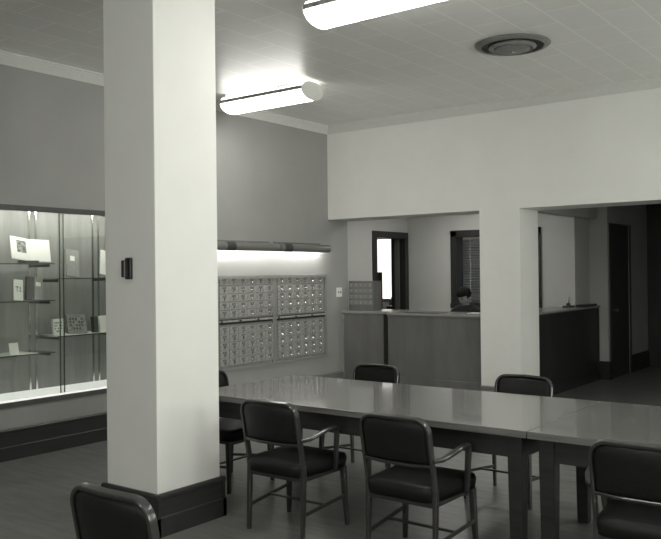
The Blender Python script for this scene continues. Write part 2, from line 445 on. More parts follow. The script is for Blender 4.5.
# open white book with a picture
ob = empty('open_book', 'large open white book with a dark photograph, on the upper left shelf', 'book', (-0.17, -4.31, 1.716), PI/2)
def page(name, x0, x1, z0, z1, ang, m, par, y=0.0, t=0.008, tilt=16, roll=5):
    bm = B(x0, x1, y, y+t, z0, z1, bev=0.001)
    bm.transform(Matrix.Rotation(math.radians(-tilt), 4, 'X') @ Matrix.Rotation(math.radians(roll), 4, 'Y') @ Matrix.Rotation(math.radians(ang), 4, 'Z'))
    bm.transform(Matrix.Translation((0, 0, 0.02)))
    return obj(name, bm, m, par)
pg = page('left_page', -0.20, 0, 0, 0.215, 10, M['paper'], ob)
page('right_page', 0, 0.20, 0, 0.215, -10, M['paper'], ob)
page('picture', -0.135, -0.03, 0.07, 0.185, 10, M['ink'], pg, y=-0.001, t=0.001)
bm = B(-0.07, 0.06, -0.05, 0.09, 0, 0.025); box(bm, -0.06, 0.05, 0.07, 0.085, 0.02, 0.15); obj('book_rest', bm, M['black'], ob)

def book(name, label, y, z, w_, h_, m, tilt=14, roll=0, t=0.02, xpos=-0.14, labelpatch=False, marks=0, cat='book', rz=90):
    r = empty(name, label, cat, (xpos, y, z+0.0012), math.radians(rz))
    A = Matrix.Rotation(math.radians(-tilt), 4, 'X') @ Matrix.Rotation(math.radians(roll), 4, 'Y')
    bm = B(-w_/2, w_/2, 0, t, 0, h_, bev=0.002); bm.transform(A)
    mz = min(v.co.z for v in bm.verts); T = Matrix.Translation((0, 0, -mz))
    bm.transform(T); obj('cover', bm, m, r)
    bm = B(-w_/2+.004, w_/2+.0005, 0.003, t-.003, 0.003, h_+.0005); bm.transform(T @ A); obj('pages', bm, M['paper'], r)
    if labelpatch:
        bm = B(-0.03, 0.02, -0.0015, 0, h_*0.58, h_*0.76); bm.transform(T @ A); obj('title_label', bm, M['paper'], r)
    if marks:
        bm = bmesh.new()
        if marks == 1:      # T-like mark
            box(bm, -0.03, 0.0, -0.0012, 0, h_*.62, h_*.67); box(bm, -0.018, -0.010, -0.0012, 0, h_*.42, h_*.62); box(bm, 0.012, 0.02, -0.0012, 0, h_*.42, h_*.67); box(bm, 0.005, 0.03, -0.0012, 0, h_*.42, h_*.45)
        else:
            for k in range(4):
                for j in range(5):
                    if (k*3+j*5) % 4: box(bm, -w_*.36+j*w_*.15, -w_*.36+j*w_*.15+w_*.09, -0.0012, 0, h_*(.2+k*.17), h_*(.2+k*.17+.09))
        bm.transform(T @ A); obj('cover_print', bm, M['ink'] if marks == 1 else M['bookdark'], r)
    return r
book('display_book', 'grey book with a small white label leaning on the upper right shelf', -3.87, 1.575, 0.14, 0.27, M['bookgrey'], 14, 9, labelpatch=True)
book('display_book', 'white booklet beside the column edge on the upper right shelf', -3.46, 1.575, 0.20, 0.25, M['paper'], 12, 12, 0.008)
book('display_book', 'white booklet with dark lettering at the left end of the middle left shelf', -4.445, 1.375, 0.09, 0.19, M['paper'], 10, 6, 0.01, marks=1)
book('display_book', 'narrow dark book between the white booklet and the labelled grey book', -4.335, 1.375, 0.06, 0.215, M['bookdark'], 8, 8, 0.04)
book('display_book', 'grey book with a pale label leaning at the right end of the middle left shelf', -4.245, 1.375, 0.085, 0.21, M['bookgrey'], 12, 9, labelpatch=True)
book('display_book', 'small cream book standing at the left end of the lower right shelf', -4.03, 1.035, 0.115, 0.155, M['paper'], 6, 0, 0.03, marks=2)
book('display_book', 'wide grey book with patterned cover leaning on the lower right shelf', -3.82, 1.035, 0.215, 0.185, M['bookmid'], 16, 3, marks=2)
book('display_book', 'small dark book beside the patterned grey book', -3.605, 1.035, 0.05, 0.155, M['bookdark'], 5, 0, 0.05)
book('display_book', 'pale book standing closest to the column on the lower right shelf', -3.49, 1.035, 0.14, 0.16, M['paper'], 6, 0, 0.03)
book('display_card', 'small white card standing on the lowest left shelf', -4.49, 0.895, 0.09, 0.105, M['paper'], 10, 0, 0.006, cat='card')

# ------------------------------------------------------------------ catalogue card cabinets
def drawer_meshes():
    bm = B(-0.012, 0.0, -0.0735, 0.0735, -0.0415, 0.0415, bev=0.0025)
    front = bm
    bm2 = bmesh.new()      # label holder
    box(bm2, 0.0, 0.004, -0.026, 0.026, 0.006, 0.010); box(bm2, 0.0, 0.004, -0.026, 0.026, 0.024, 0.028)
    box(bm2, 0.0, 0.004, -0.026, -0.022, 0.006, 0.028); box(bm2, 0.0, 0.004, 0.022, 0.026, 0.006, 0.028)
    bm3 = bmesh.new(); cyl(bm3, (0.0, 0, -0.012), (0.014, 0, -0.012), 0.005, seg=8); cyl(bm3, (0.010, 0, -0.012), (0.022, 0, -0.012), 0.010, 0.005, seg=12)
    box(bm3, 0.0, 0.003, -0.007, 0.007, -0.030, 0.006)
    bm4 = B(0.0, 0.0015, -0.022, 0.022, 0.010, 0.024)
    return front, bm2, bm3, bm4
def catalog(label, yc, y0, y1, ys):
    root = empty('card_catalog_cabinet', label, 'card catalog', (0, yc, KZ0), 0, 'card catalog cabinets set in the left wall')
    z0 = KZ0
    bm = bmesh.new()
    X0, X1, D = -0.34, 0.014, 0.012
    box(bm, X0, X0+.02, y0-yc, y1-yc, 0.01, 1.08)
    box(bm, X0, X1, y0-yc, y0-yc+0.03, 0.0, 1.085); box(bm, X0, X1, y1-yc-0.03, y1-yc, 0.0, 1.085)
    box(bm, X0, X1+.008, y0-yc, y1-yc, 1.055, 1.086); box(bm, X0, X1+.008, y0-yc, y1-yc, 0.0, 0.035)
    box(bm, X0+.02, -0.008, y0-yc+.03, y1-yc-.03, 0.035, 1.055)
    obj('carcass', bm, M['cabinet'], root)
    zz = [1.510, 1.417, 1.324, 1.231, 1.138] + [0.955, 0.865, 0.775, 0.685, 0.595]
    fm = None
    for z in zz:
        for y in ys:
            if fm is None:
                a, b, c_, d_ = drawer_meshes()
                f = obj('drawer', a, M['drawer'], root); h1 = obj('label_holder', b, M['pull'], f); h2 = obj('pull', c_, M['brass_bright'], f, smooth=True); h3 = obj('label_card', d_, M['bookgrey'], f)
                fm = (f, h1, h2, h3)
                f.location = (0.006, y-yc, z-z0)
            else:
                f = fm[0].copy(); COL.objects.link(f); f.parent = root; f.location = (0.006, y-yc, z-z0)
                for s in fm[1:]:
                    c2 = s.copy(); COL.objects.link(c2); c2.parent = f
    # three pull-out writing slides
    obj('slide_shadow_strip', B(-0.0075, 0.0, y0-yc+.03, y1-yc-.03, 1.022-z0, 1.078-z0), M['pull'], root)  # dark strip painted in for the shadow line above the slides
    wd = (y1-y0-0.06)/3
    for k in range(3):
        a = y0-yc+0.03+k*wd
        bm = B(0.0, 0.016, a+0.006, a+wd-0.006, 1.045-z0, 1.068-z0, bev=0.002)
        s = obj('pull_out_slide', bm, M['drawer'], root)
        bm = bmesh.new(); cyl(bm, (0.016, a+0.03, 1.057-z0), (0.033, a+0.03, 1.057-z0), 0.010, seg=12); obj('knob', bm, M['pull'], s, smooth=True)
catalog('oak card catalog cabinet nearer the column, left of the pair in the wall', -1.60, -2.095, -1.112, [-1.973+.154*k for k in range(6)])
catalog('oak card catalog cabinet nearer the room corner, right of the pair in the wall', -0.585, -1.108, -0.06, [-0.968+.153*k for k in range(6)])

# ------------------------------------------------------------------ wall lamps above the catalogue
def wall_lamp(y0, y1, label, band):
    yc = (y0+y1)/2; L = (y1-y0)/2
    r = empty('wall_lamp', label, 'wall lamp', (0, yc, 1.91), 0, 'hooded strip lamps over the card catalogs')
    bm = B(0.0, 0.02, -L+0.04, L-0.04, 0.02, 0.075, bev=0.003)
    for y in (-L+.2, L-.2): box(bm, 0.0, 0.10, y-.015, y+.015, 0.0, 0.03)
    obj('wall_bracket', bm, M['lamp_metal'], r)
    bm = bmesh.new()
    HA = PI*1.36
    def hp(r, k): return (0.115-r*math.cos(HA*k/16), r*math.sin(HA*k/16))
    pr = [hp(0.052, k) for k in range(17)]
    inner = [hp(0.048, k) for k in range(16, -1, -1)]
    extrude_profile(bm, pr+inner, -L, L, 'y')
    for y in (-L, L-0.004):
        extrude_profile(bm, [hp(0.052, k) for k in range(17)], y, y+.004, 'y')
    obj('hood', bm, M['lamp_metal'], r, smooth=True)
    bm = bmesh.new()
    pr = [hp(0.0545, k) for k in range(17)] + [hp(0.0525, k) for k in range(16, -1, -1)]
    extrude_profile(bm, pr, band-yc-0.07, band-yc+0.07, 'y'); obj('band', bm, M['lamp_dark'], r, smooth=True)
    bm = bmesh.new(); cyl(bm, (0.105, -L+.03, -0.002), (0.105, L-.03, -0.002), 0.013, seg=12); obj('lamp_tube', bm, M['tube'], r, smooth=True)
wall_lamp(-2.36, -1.165, 'grey hooded strip lamp on the wall, left of the pair, partly behind the column', -2.0)
wall_lamp(-1.155, -0.16, 'grey hooded strip lamp on the wall, right of the pair, near the room corner', -1.0)

# light switch
ls = empty('light_switch', 'small white double light switch plate near the counter end', 'light switch', (0, 0.23, 1.335))
bm = B(0.0, 0.007, -0.06, 0.06, -0.062, 0.062, bev=0.002); obj('plate', bm, M['white_metal'], ls)
for y in (-0.022, 0.022):
    bm = B(0.007, 0.016, y-.006, y+.006, -0.014, 0.014); obj('toggle', bm, M['lamp_metal'], ls)

# black wall fitting on the column
al = empty('wall_fitting', 'small black wall-mounted fitting on the column at eye height', 'wall fitting', (2.43, cy0, 1.64))
bm = B(-0.030, 0.022, -0.022, 0, -0.068, 0.068, bev=0.006); obj('back_plate', bm, M['black'], al)
bm = B(-0.026, 0.006, -0.055, -0.022, -0.055, 0.052, bev=0.006); obj('body', bm, M['black'], al)

# ------------------------------------------------------------------ ceiling fixtures
def make_fixture():
    r = empty('ceiling_light', '', 'ceiling light', (0, 0, 0))
    L = 0.57
    bm = B(-L+.02, L-.05, -0.10, 0.06, -0.055, 0.0, bev=0.003); mb = obj('mounting_box', bm, M['white_metal'], r)
    bm = bmesh.new()
    for k in range(4): box(bm, 0.20+k*.035, 0.218+k*.035, -0.1025, -0.0995, -0.05, -0.03)
    obj('slot', bm, M['lamp_dark'], mb)
    # upper lens, rail, lower lens: sections of one drum profile (y,z)
    hw = 0.165; zt = -0.066
    def arc(t):   # t 0..1 from upper near edge, around below, to upper far edge
        a = PI + PI*t
        return (hw*math.copysign(abs(math.cos(a))**0.75, math.cos(a)), -0.085 + 0.115*math.copysign(abs(math.sin(a))**0.8, math.sin(a)))
    full = [(-hw, zt)] + [arc(k/24) for k in range(25)] + [(hw, zt)]
    low = [p for p in full if p[1] <= -0.116]
    bm = bmesh.new(); extrude_profile(bm, low, -L+.012, L-.012, 'x'); obj('lower_lens', bm, M['diffuser'], r, smooth=True)
    bm = bmesh.new(); extrude_profile(bm, [(-hw*1.05, -0.084), (-hw*1.05, -0.118), (hw*1.05, -0.118), (hw*1.05, -0.084)], -L+.012, L-.012, 'x'); obj('side_rail', bm, M['fix_rail'], r)
    bm = bmesh.new(); extrude_profile(bm, [(-hw*.97, -0.085), (-hw*.86, -0.056), (hw*.86, -0.056), (hw*.97, -0.085)], -L+.012, L-.012, 'x'); obj('upper_lens', bm, M['upper'], r)
    for x in (-L, L-.012):
        bm = bmesh.new()
        pr = [(hw*1.03*math.cos(2*PI*k/28), -0.115+0.093*math.sin(2*PI*k/28)) for k in range(28)]
        extrude_profile(bm, pr, x, x+.012, 'x'); obj('end_cap', bm, M['white_metal'], r)
    return r
fx = make_fixture()
fx['group'] = 'drum-shaped fluorescent ceiling lights'
fx.location = (0.92, -2.20, H); fx['label'] = 'long drum-shaped fluorescent ceiling light beyond the column'
spots = [((3.55, -4.04), 'bright fluorescent ceiling light cut by the top edge, nearest to the camera'),
         ((6.3, -2.2), 'fluorescent ceiling light out to the right over the reading tables'),
         ((6.3, -4.6), 'fluorescent ceiling light over the right end of the tables'),
         ((4.6, -6.9), 'fluorescent ceiling light above the camera side of the room'),
         ((7.4, -7.2), 'fluorescent ceiling light near the right windows'),
         ((4.6, -10.0), 'fluorescent ceiling light behind the camera')]
for (x, y), lb in spots: dup(fx, (x, y, H), 0, lb)

# round ceiling air diffuser
av = empty('air_diffuser', 'round metal air diffuser set in the tiled ceiling', 'air vent', (3.59, -2.10, H))
bm = bmesh.new(); lathe(bm, [(0.315, 0.0), (0.32, -0.008), (0.30, -0.022), (0.265, -0.028), (0.262, -0.020), (0.262, 0.0)], (0, 0, 0), 48); obj('outer_ring', bm, M['vent'], av, smooth=True)
bm = bmesh.new(); lathe(bm, [(0.260, -0.0005), (0.262, -0.014), (0.20, -0.016), (0.19, -0.0005)], (0, 0, 0), 48); obj('shadow_gap', bm, M['vent_dark'], av, smooth=True)
bm = bmesh.new(); lathe(bm, [(0.195, -0.018), (0.202, -0.030), (0.18, -0.048), (0.155, -0.040), (0.15, -0.018)], (0, 0, 0), 48); obj('middle_cone', bm, M['vent'], av, smooth=True)
bm = bmesh.new(); lathe(bm, [(0.148, -0.012), (0.150, -0.046), (0.10, -0.066), (0.02, -0.066), (0.018, -0.082), (0.006, -0.085), (0.003, -0.012)], (0, 0, 0), 48); obj('centre_cone', bm, M['vent'], av, smooth=True)

# ------------------------------------------------------------------ tables
def make_table(label, x0, L, m_top):
    y0, y1 = -4.58, -3.405
    xc, yc = x0+L/2, (y0+y1)/2
    r = empty('reading_table', label, 'table', (xc, yc, 0), 0, 'reading tables set end to end')
    bm = B(-L/2+.0015, L/2-.0015, -(y1-y0)/2, (y1-y0)/2, 0.722, 0.76, bev=0.004); obj('table_top', bm, m_top, r)
    ins = 0.045; hx = L/2-ins; hy = (y1-y0)/2-0.045
    bm = bmesh.new(); z0, z1 = 0.60, 0.721
    box(bm, -hx+.04, hx-.04, -hy+.01, -hy+.032, z0, z1); box(bm, -hx+.04, hx-.04, hy-.032, hy-.01, z0, z1)
    box(bm, -hx+.01, -hx+.032, -hy+.04, hy-.04, z0, z1); box(bm, hx-.032, hx-.01, -hy+.04, hy-.04, z0, z1)
    obj('apron', bm, M['table_wood'], r)
    for sx in (-1, 1):
        for sy in (-1, 1):
            cx, cy = sx*(hx-0.042), sy*(hy-0.042)
            bm = bmesh.new()
            sweep(bm, [(cx, cy, 0.0), (cx, cy, 0.60), (cx, cy, 0.7215)], [0.068, 0.085, 0.085], [0.068, 0.085, 0.085], side=(1, 0, 0), seg=16, power=14)
            obj('leg', bm, M['table_wood'], r)
make_table('long varnished reading table beyond the two armchairs, left end beside the column', 2.21, 2.54, M['table_top'])
make_table('second varnished reading table joined on the right, running out of frame', 4.752, 2.54, M['table_top'])

# ------------------------------------------------------------------ chairs
def make_chair():
    r = empty('armchair', '', 'chair', (0, 0, 0))
    px = 0.216
    zb = 0.44
    # posts: side frame from the foot up, seat level back, to the rounded top
    def post(z):   # y of the rear post at height z
        return -0.20 + (-0.075)*max(0, (z-0.42))/0.40 - 0.015*max(0, 0.42-z)/0.42
    for s in (-1, 1):
        bm = bmesh.new()
        pts = [(s*(px), post(z), z) for z in (0.0, 0.15, 0.3, 0.40, zb)]
        sweep(bm, pts, [0.022, 0.025, 0.028, 0.03, 0.03], [0.026, 0.03, 0.034, 0.036, 0.036], side=(1, 0, 0), power=4)
        obj('leg', bm, M['steel'], r, smooth=True)
        bm = bmesh.new()
        pts = [(s*0.224, 0.188, 0.374), (s*0.230, 0.196, 0.2), (s*0.24, 0.205, 0.0)]
        sweep(bm, pts, [0.038, 0.034, 0.026], [0.042, 0.036, 0.026], side=(1, 0, 0), power=4)
        obj('leg', bm, M['steel'], r, smooth=True)
    # inverted-U back frame
    bm = bmesh.new(); pts = []
    zt = 0.82; rc = 0.075
    for z in (zb, 0.5, 0.58, 0.66, zt-rc): pts.append((-px, post(z), z))
    for k in range(1, 7):
        a = PI/2*k/6; z = zt-rc+rc*math.sin(a); pts.append((-px+rc-rc*math.cos(a), post(z), z))
    pts.append((0, post(zt)-0.018, zt+0.004))
    left = pts[:-1]
    pts = left + [pts[-1]] + [(-p[0], p[1], p[2]) for p in reversed(left)]
    tops = len(pts)
    # section held square to the frame: side vector = fore-aft
    sweep(bm, pts, 0.040, 0.020, side=(0, 1, 0.2), seg=10, power=4)
    pts = [(-px+.01, post(.575)-.002, .575), (-.1, post(.575)-.018, .570), (.1, post(.575)-.018, .570), (px-.01, post(.575)-.002, .575)]
    sweep(bm, pts, 0.030, 0.018, side=(0, 1, 0.2), seg=10, power=4)
    obj('back_frame', bm, M['steel'], r, smooth=True)
    # upholstered back pad, gently curved, rounded corners
    bm = bmesh.new()
    nx, nz = 16, 10; wv = px-0.006; z0, z1 = 0.578, zt-0.006
    def pad(side):
        g = []
        for j in range(nz+1):
            row = []
            for i in range(nx+1):
                u = -1+2*i/nx; v = -1+2*j/nz
                x = u*wv; z = (z0+z1)/2+v*(z1-z0)/2
                # round the upper corners
                cr = 0.07
                if v > 0:
                    dz = z-(z1-cr); dx = abs(x)-(wv-cr)
                    if dz > 0 and abs(x) > 0:
                        lim = wv-cr+math.sqrt(max(0, cr*cr-dz*dz)); x = u*lim
                puff = (1-abs(u)**4)*(1-abs(v)**4)
                y = post(z) - 0.018*(1-u*u) + side*(0.010+0.014*puff)
                row.append(bm.verts.new((x, y, z)))
            g.append(row)
        return g
    A, Bk = pad(1), pad(-1)
    for j in range(nz):
        for i in range(nx):
            bm.faces.new((A[j][i], A[j][i+1], A[j+1][i+1], A[j+1][i])); bm.faces.new((Bk[j][i], Bk[j+1][i], Bk[j+1][i+1], Bk[j][i+1]))
    for j in range(nz):
        bm.faces.new((A[j][0], A[j+1][0], Bk[j+1][0], Bk[j][0])); bm.faces.new((A[j][nx], Bk[j][nx], Bk[j+1][nx], A[j+1][nx]))
    for i in range(nx):
        bm.faces.new((A[0][i], Bk[0][i], Bk[0][i+1], A[0][i+1])); bm.faces.new((A[nz][i], A[nz][i+1], Bk[nz][i+1], Bk[nz][i]))
    obj('backrest', bm, M['vinyl'], r, smooth='all')
    # seat cushion: thick rounded block, wider at the front, crowned
    bm = bmesh.new(); nx, ny = 14, 14
    def seat(top):
        g = []
        for j in range(ny+1):
            row = []
            for i in range(nx+1):
                u = -1+2*i/nx; v = -1+2*j/ny
                # superellipse-ish footprint
                k = (abs(u)**8+abs(v)**8)**(1/8) if (u or v) else 1
                m_ = max(abs(u), abs(v)) or 1
                uu = u*m_/k if k else u; vv = v*m_/k if k else v
                hw = 0.216+0.034*(vv+1)/2
                crown_ = (1-abs(u)**3)*(1-abs(v)**3)
                z = (0.452+0.022*crown_) if top else 0.375
                row.append(bm.verts.new((uu*hw, -0.005+vv*0.235, z)))
            g.append(row)
        return g
    A, Bk = seat(True), seat(False)
    for j in range(ny):
        for i in range(nx):
            bm.faces.new((A[j][i], A[j][i+1], A[j+1][i+1], A[j+1][i])); bm.faces.new((Bk[j][i], Bk[j+1][i], Bk[j+1][i+1], Bk[j][i+1]))
    rim = []
    rA = [A[0][i] for i in range(nx)]+[A[j][nx] for j in range(ny)]+[A[ny][i] for i in range(nx, 0, -1)]+[A[j][0] for j in range(ny, 0, -1)]
    rB = [Bk[0][i] for i in range(nx)]+[Bk[j][nx] for j in range(ny)]+[Bk[ny][i] for i in range(nx, 0, -1)]+[Bk[j][0] for j in range(ny, 0, -1)]
    mid = []
    for a, b in zip(rA, rB):
        c = Vector(((a.co.x)*1.03, -0.005+(a.co.y+.005)*1.03, 0.425)); mid.append(bm.verts.new(c))
    n_ = len(rA)
    for k in range(n_):
        k2 = (k+1) % n_
        bm.faces.new((rA[k], mid[k], mid[k2], rA[k2])); bm.faces.new((mid[k], rB[k], rB[k2], mid[k2]))
    obj('seat', bm, M['vinyl'], r, smooth='all')
    bm = B(-0.214, 0.214, -0.215, 0.205, 0.345, 0.374, bev=0.004); obj('seat_frame', bm, M['steel'], r)
    # stretchers: one each side and a cross bar
    bm = bmesh.new()
    for s in (-1, 1): sweep(bm, [(s*.216, post(.15), .15), (s*.236, .198, .19)], .014, .022, side=(1, 0, 0), power=4)
    sweep(bm, [(-.226, 0.0, .170), (.226, 0.0, .170)], .022, .014, side=(0, 1, 0), power=4)
    obj('stretcher', bm, M['steel'], r, smooth=True)
    for s in (-1, 1):
        bm = bmesh.new()
        pts = [(s*.226, post(.60), .600), (s*.256, -.19, .608), (s*.275, -.13, .628), (s*.281, -.06, .645), (s*.282, -.01, .653), (s*.281, .03, .653), (s*.279, .052, .640), (s*.277, .055, .61), (s*.272, .055, .54), (s*.264, .06, .46), (s*.255, .065, .385)]
        wl = [.022, .03, .036, .04, .042, .04, .036, .034, .032, .03, .028]
        hl = [.022, .022, .02, .02, .02, .022, .024, .024, .024, .022, .02]
        sweep(bm, pts, wl, hl, side=(1, 0, 0), seg=12, power=4)
        obj('armrest', bm, M['steel'], r, smooth=True)
    return r
ch = make_chair()
GRP = 'padded steel armchairs around the reading tables'
ch['group'] = GRP
ch.location = (3.222, -4.61, 0); ch.rotation_euler = (0, 0, 0)
ch['label'] = 'dark padded armchair on the near side of the table, the one closer to the column'
dup(ch, (4.13, -4.615, 0), math.radians(-1), 'dark padded armchair at the near table edge, between the two other near-side chairs')
dup(ch, (5.41, -4.615, 0), 0, 'dark padded armchair at the lower right corner, backed up to the second table')
side = dup(ch, (4.09, -6.45, 0), math.radians(0), 'dark chair back cut by the lower edge, in front of the column base')
dup(ch, (2.74, -3.24, 0), PI, 'dark padded chair across the table in front of the counter')
dup(ch, (4.04, -3.24, 0), PI, 'dark padded chair across the table in front of the white pier')
dup(ch, (2.135, -4.08, 0), -PI/2, 'dark armchair at the left end of the table, half hidden by the column')

for k in [k for k in COL.objects if k.parent == side and k.name.startswith('armrest')]: bpy.data.objects.remove(k)
# ------------------------------------------------------------------ service counter
def panel_counter(name, label, x0, x1, y0, y1, h, m, base_h=0.29, group=None):
    r = empty(name, label, 'counter', ((x0+x1)/2, (y0+y1)/2, 0), 0, group)
    a, b, c, d = x0-(x0+x1)/2, x1-(x0+x1)/2, y0-(y0+y1)/2, y1-(y0+y1)/2
    return r, a, b, c, d
r, a, b, c, d = panel_counter('service_counter', 'wooden service counter section filling the corner left of the longer one', 0.0, 0.895, 0.31, 0.86, 1.08, None, group='wooden counter sections under the office openings')
obj('body', B(a+.02, b-.235, c, d, 0.0, 1.045), M['wood_counter'], r)
obj('gap_shade_panel', B(b-.235, b-.005, c+.22, d, 0.0, 1.045), M['frame_dark'], r, label='set-back panel coloured dark for the shade in the gap')  # shade between the sections is put into this panel's dark colour
obj('end_trim', B(a, a+.02, c-.006, c+.1, 0, 1.045), M['wood_counter_top'], r)
obj('counter_top', B(a, b, c-.015, d, 1.046, 1.085, bev=.004), M['wood_counter_top'], r)
bm = bmesh.new(); 
r2, a, b, c, d = panel_counter('service_counter', 'long wooden service counter with the person behind, ending at the white pier', 0.90, 2.215, 0.05, 0.62, 1.07, None, group='wooden counter sections under the office openings')
b += 0.12
obj('body', B(a, b-.13, c, -.0301, 0.0, 1.035), M['wood_counter'], r2)
obj('base_moulding', B(a, b-.13, c-.012, c-.0005, 0, 0.285, bev=.002), M['wood_counter'], r2)
bm = B(a-.004, b-.13, c-.02, d, 1.055, 1.085, bev=.004); obj('counter_top', bm, M['wood_counter_top'], r2)
bm = B(a-.004, b-.13, c-.010, -.03, 1.0355, 1.0545); obj('edge_moulding', bm, M['wood_counter'], r2)

# return counter seen through the right opening
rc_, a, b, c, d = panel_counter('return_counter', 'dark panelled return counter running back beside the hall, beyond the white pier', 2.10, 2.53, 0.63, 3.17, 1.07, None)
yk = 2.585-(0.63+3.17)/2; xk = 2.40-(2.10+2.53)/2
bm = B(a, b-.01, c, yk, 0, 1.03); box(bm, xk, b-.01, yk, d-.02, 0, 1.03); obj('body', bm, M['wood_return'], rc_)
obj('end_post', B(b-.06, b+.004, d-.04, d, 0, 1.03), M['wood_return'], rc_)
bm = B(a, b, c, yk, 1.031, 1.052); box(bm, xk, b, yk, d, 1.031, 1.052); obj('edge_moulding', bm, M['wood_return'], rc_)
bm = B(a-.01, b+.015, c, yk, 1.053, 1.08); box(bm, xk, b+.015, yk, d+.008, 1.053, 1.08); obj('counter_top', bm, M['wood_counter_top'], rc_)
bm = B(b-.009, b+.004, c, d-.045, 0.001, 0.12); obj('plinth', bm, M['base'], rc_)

# small card cabinet on the counter
kc = empty('card_tray_cabinet', 'small many-drawered card cabinet standing on the counter beside the doorway', 'card cabinet', (0.203, 0.56, 1.0855))
obj('carcass', B(-.2, .2, -.1, .1, 0, .395, bev=.003), M['wood_counter'], kc)
obj('plinth_strip', B(-.2, .2, -.106, -.1005, 0, .06), M['wood_counter'], kc)
f0 = None
for j in range(4):
    for i in range(5):
        loc = (-0.156+i*0.078, -.1, 0.105+j*0.078)
        if f0 is None:
            f0 = obj('drawer', B(-.036, .036, -.008, 0, -.034, .034, bev=.002), M['wood_counter_top'], kc)
            bm = bmesh.new(); cyl(bm, (0, -.008, -.01), (0, -.02, -.01), .008, seg=10); box(bm, -.02, .02, -.010, -.008, .006, .022); p0 = obj('pull', bm, M['brass'], f0)
            f0.location = loc
        else:
            f = f0.copy(); COL.objects.link(f); f.parent = kc; f.location = loc
            p = p0.copy(); COL.objects.link(p); p.parent = f

# things lying on the counters
o = obj('paper_sheet', B(-.07, .07, -.10, .10, 0, .004), M['paper'], None, label='white sheet of paper on the long counter right of the person', category='paper'); o.location = (1.96, 0.38, 1.0855); o.rotation_euler = (0, 0, .1)
o = obj('desk_blotter', B(-.25, .25, -.11, .11, 0, .006), M['bookdark'], None, label='flat dark blotter on the long counter in front of the person', category='blotter'); o.location = (1.36, 0.22, 1.0855)
ps = empty('pen_stand', 'dark desk pen stand with upright pen on the return counter', 'pen stand', (2.36, 2.43, 1.081))
bm = B(-.06, .06, -.09, .09, 0, .025, bev=.005); cyl(bm, (0, -.02, .02), (0, -.02, .06), .035, .022, seg=16); obj('base', bm, M['black'], ps, smooth=True)
bm = bmesh.new(); cyl(bm, (0, -.02, .05), (.01, .0, .15), .006, .003, seg=10); obj('pen', bm, M['black'], ps, smooth=True)
bm = bmesh.new(); cyl(bm, (0, .03, .02), (.0, .09, .13), .004, .003, seg=10); obj('pen', bm, M['chrome'], ps, smooth=True, label='pale pen')
bk = empty('closed_book', 'flat dark book lying behind the pen stand on the return counter', 'book', (2.468, 2.82, 1.081))
obj('cover', B(-.06, .06, -.24, .27, 0, .03, bev=.004), M['black'], bk)
obj('pages', B(-.058, .0615, -.238, .268, .004, .026), M['bookdark'], bk)

# ------------------------------------------------------------------ furniture of the back room
fc = empty('filing_cabinet', 'tall dark cabinet silhouetted inside the doorway against the bright window', 'cabinet', (-1.66, 3.2, 0))
obj('body', B(-.25, .25, -.25, .25, 0, 1.60, bev=.006), M['black'], fc)
for k in range(4):
    f = obj('drawer', B(-.23, .23, -.262, -.2505, .05+k*.385, .41+k*.385, bev=.003), M['black'], fc)
    obj('handle', B(-.06, .06, -.275, -.2625, .28+k*.385, .30+k*.385), M['chrome'], f)
dk = empty('office_desk', 'dark desk with papers under the bright window of the back room', 'desk', (-1.75, 4.45, 0))
obj('desk_top', B(-.75, .75, -.35, .35, .82, .86, bev=.004), M['wood_dark'], dk)
for sx in (-1, 1): obj('pedestal', B(sx*.52-.2, sx*.52+.2, -.33, .33, 0, .819), M['wood_dark'], dk)
obj('modesty_panel', B(-.32, .32, .28, .30, .2, .819), M['wood_dark'], dk)
tw = empty('typewriter', 'dark typewriter on the desk of the back room', 'typewriter', (-1.68, 4.42, .861))
bm = B(-.17, .17, -.18, .15, 0, .10, bev=.02); box(bm, -.15, .15, .0, .15, .10, .2, bev=.03); obj('body', bm, M['black'], tw)
bm = bmesh.new(); cyl(bm, (-.21, .07, .23), (.21, .07, .23), .025); obj('platen', bm, M['chrome'], tw, smooth=True)
bm = B(-.10, .10, .078, .082, .23, .33); obj('paper', bm, M['paper'], tw)
for k, (x, y, z, l) in enumerate(((-1.30, 4.33, .861, 'short stack of papers beside the typewriter'), (-2.10, 4.4, .861, 'taller stack of papers on the left of the back-room desk'))):
    bm = bmesh.new()
    for q in range(4+4*k): box(bm, -.11+.004*(q % 3), .11+.004*(q % 3), -.14, .14, q*.02, q*.02+.018)
    o = obj('paper_stack', bm, M['paper'], None, label=l, category='papers'); o.location = (x, y, z)

# ------------------------------------------------------------------ person behind the counter
def skinmesh(name, verts, edges, radii, root, m, parent, levels=2):
    me = bpy.data.meshes.new(name); me.from_pydata(verts, edges, []); me.materials.append(m)
    o = bpy.data.objects.new(name, me); COL.objects.link(o)
    md = o.modifiers.new('skin', 'SKIN'); md.use_smooth_shade = True
    for i, v in enumerate(me.skin_vertices[0].data):
        rr = radii[i]; v.radius = rr if isinstance(rr, tuple) else (rr, rr); v.use_root = (i == root)
    sb = o.modifiers.new('sub', 'SUBSURF'); sb.levels = levels; sb.render_levels = levels
    dg = bpy.context.evaluated_depsgraph_get(); ev = o.evaluated_get(dg)
    me2 = bpy.data.meshes.new_from_object(ev)
    bpy.data.objects.remove(o)
    bm = bmesh.new(); bm.from_mesh(me2); bpy.data.meshes.remove(me2)
    return bm

PX, PY = 1.43, 1.16
pr = empty('person', 'person with short dark curly hair in a dark top seated behind the counter, looking down', 'person', (PX, PY, 0))
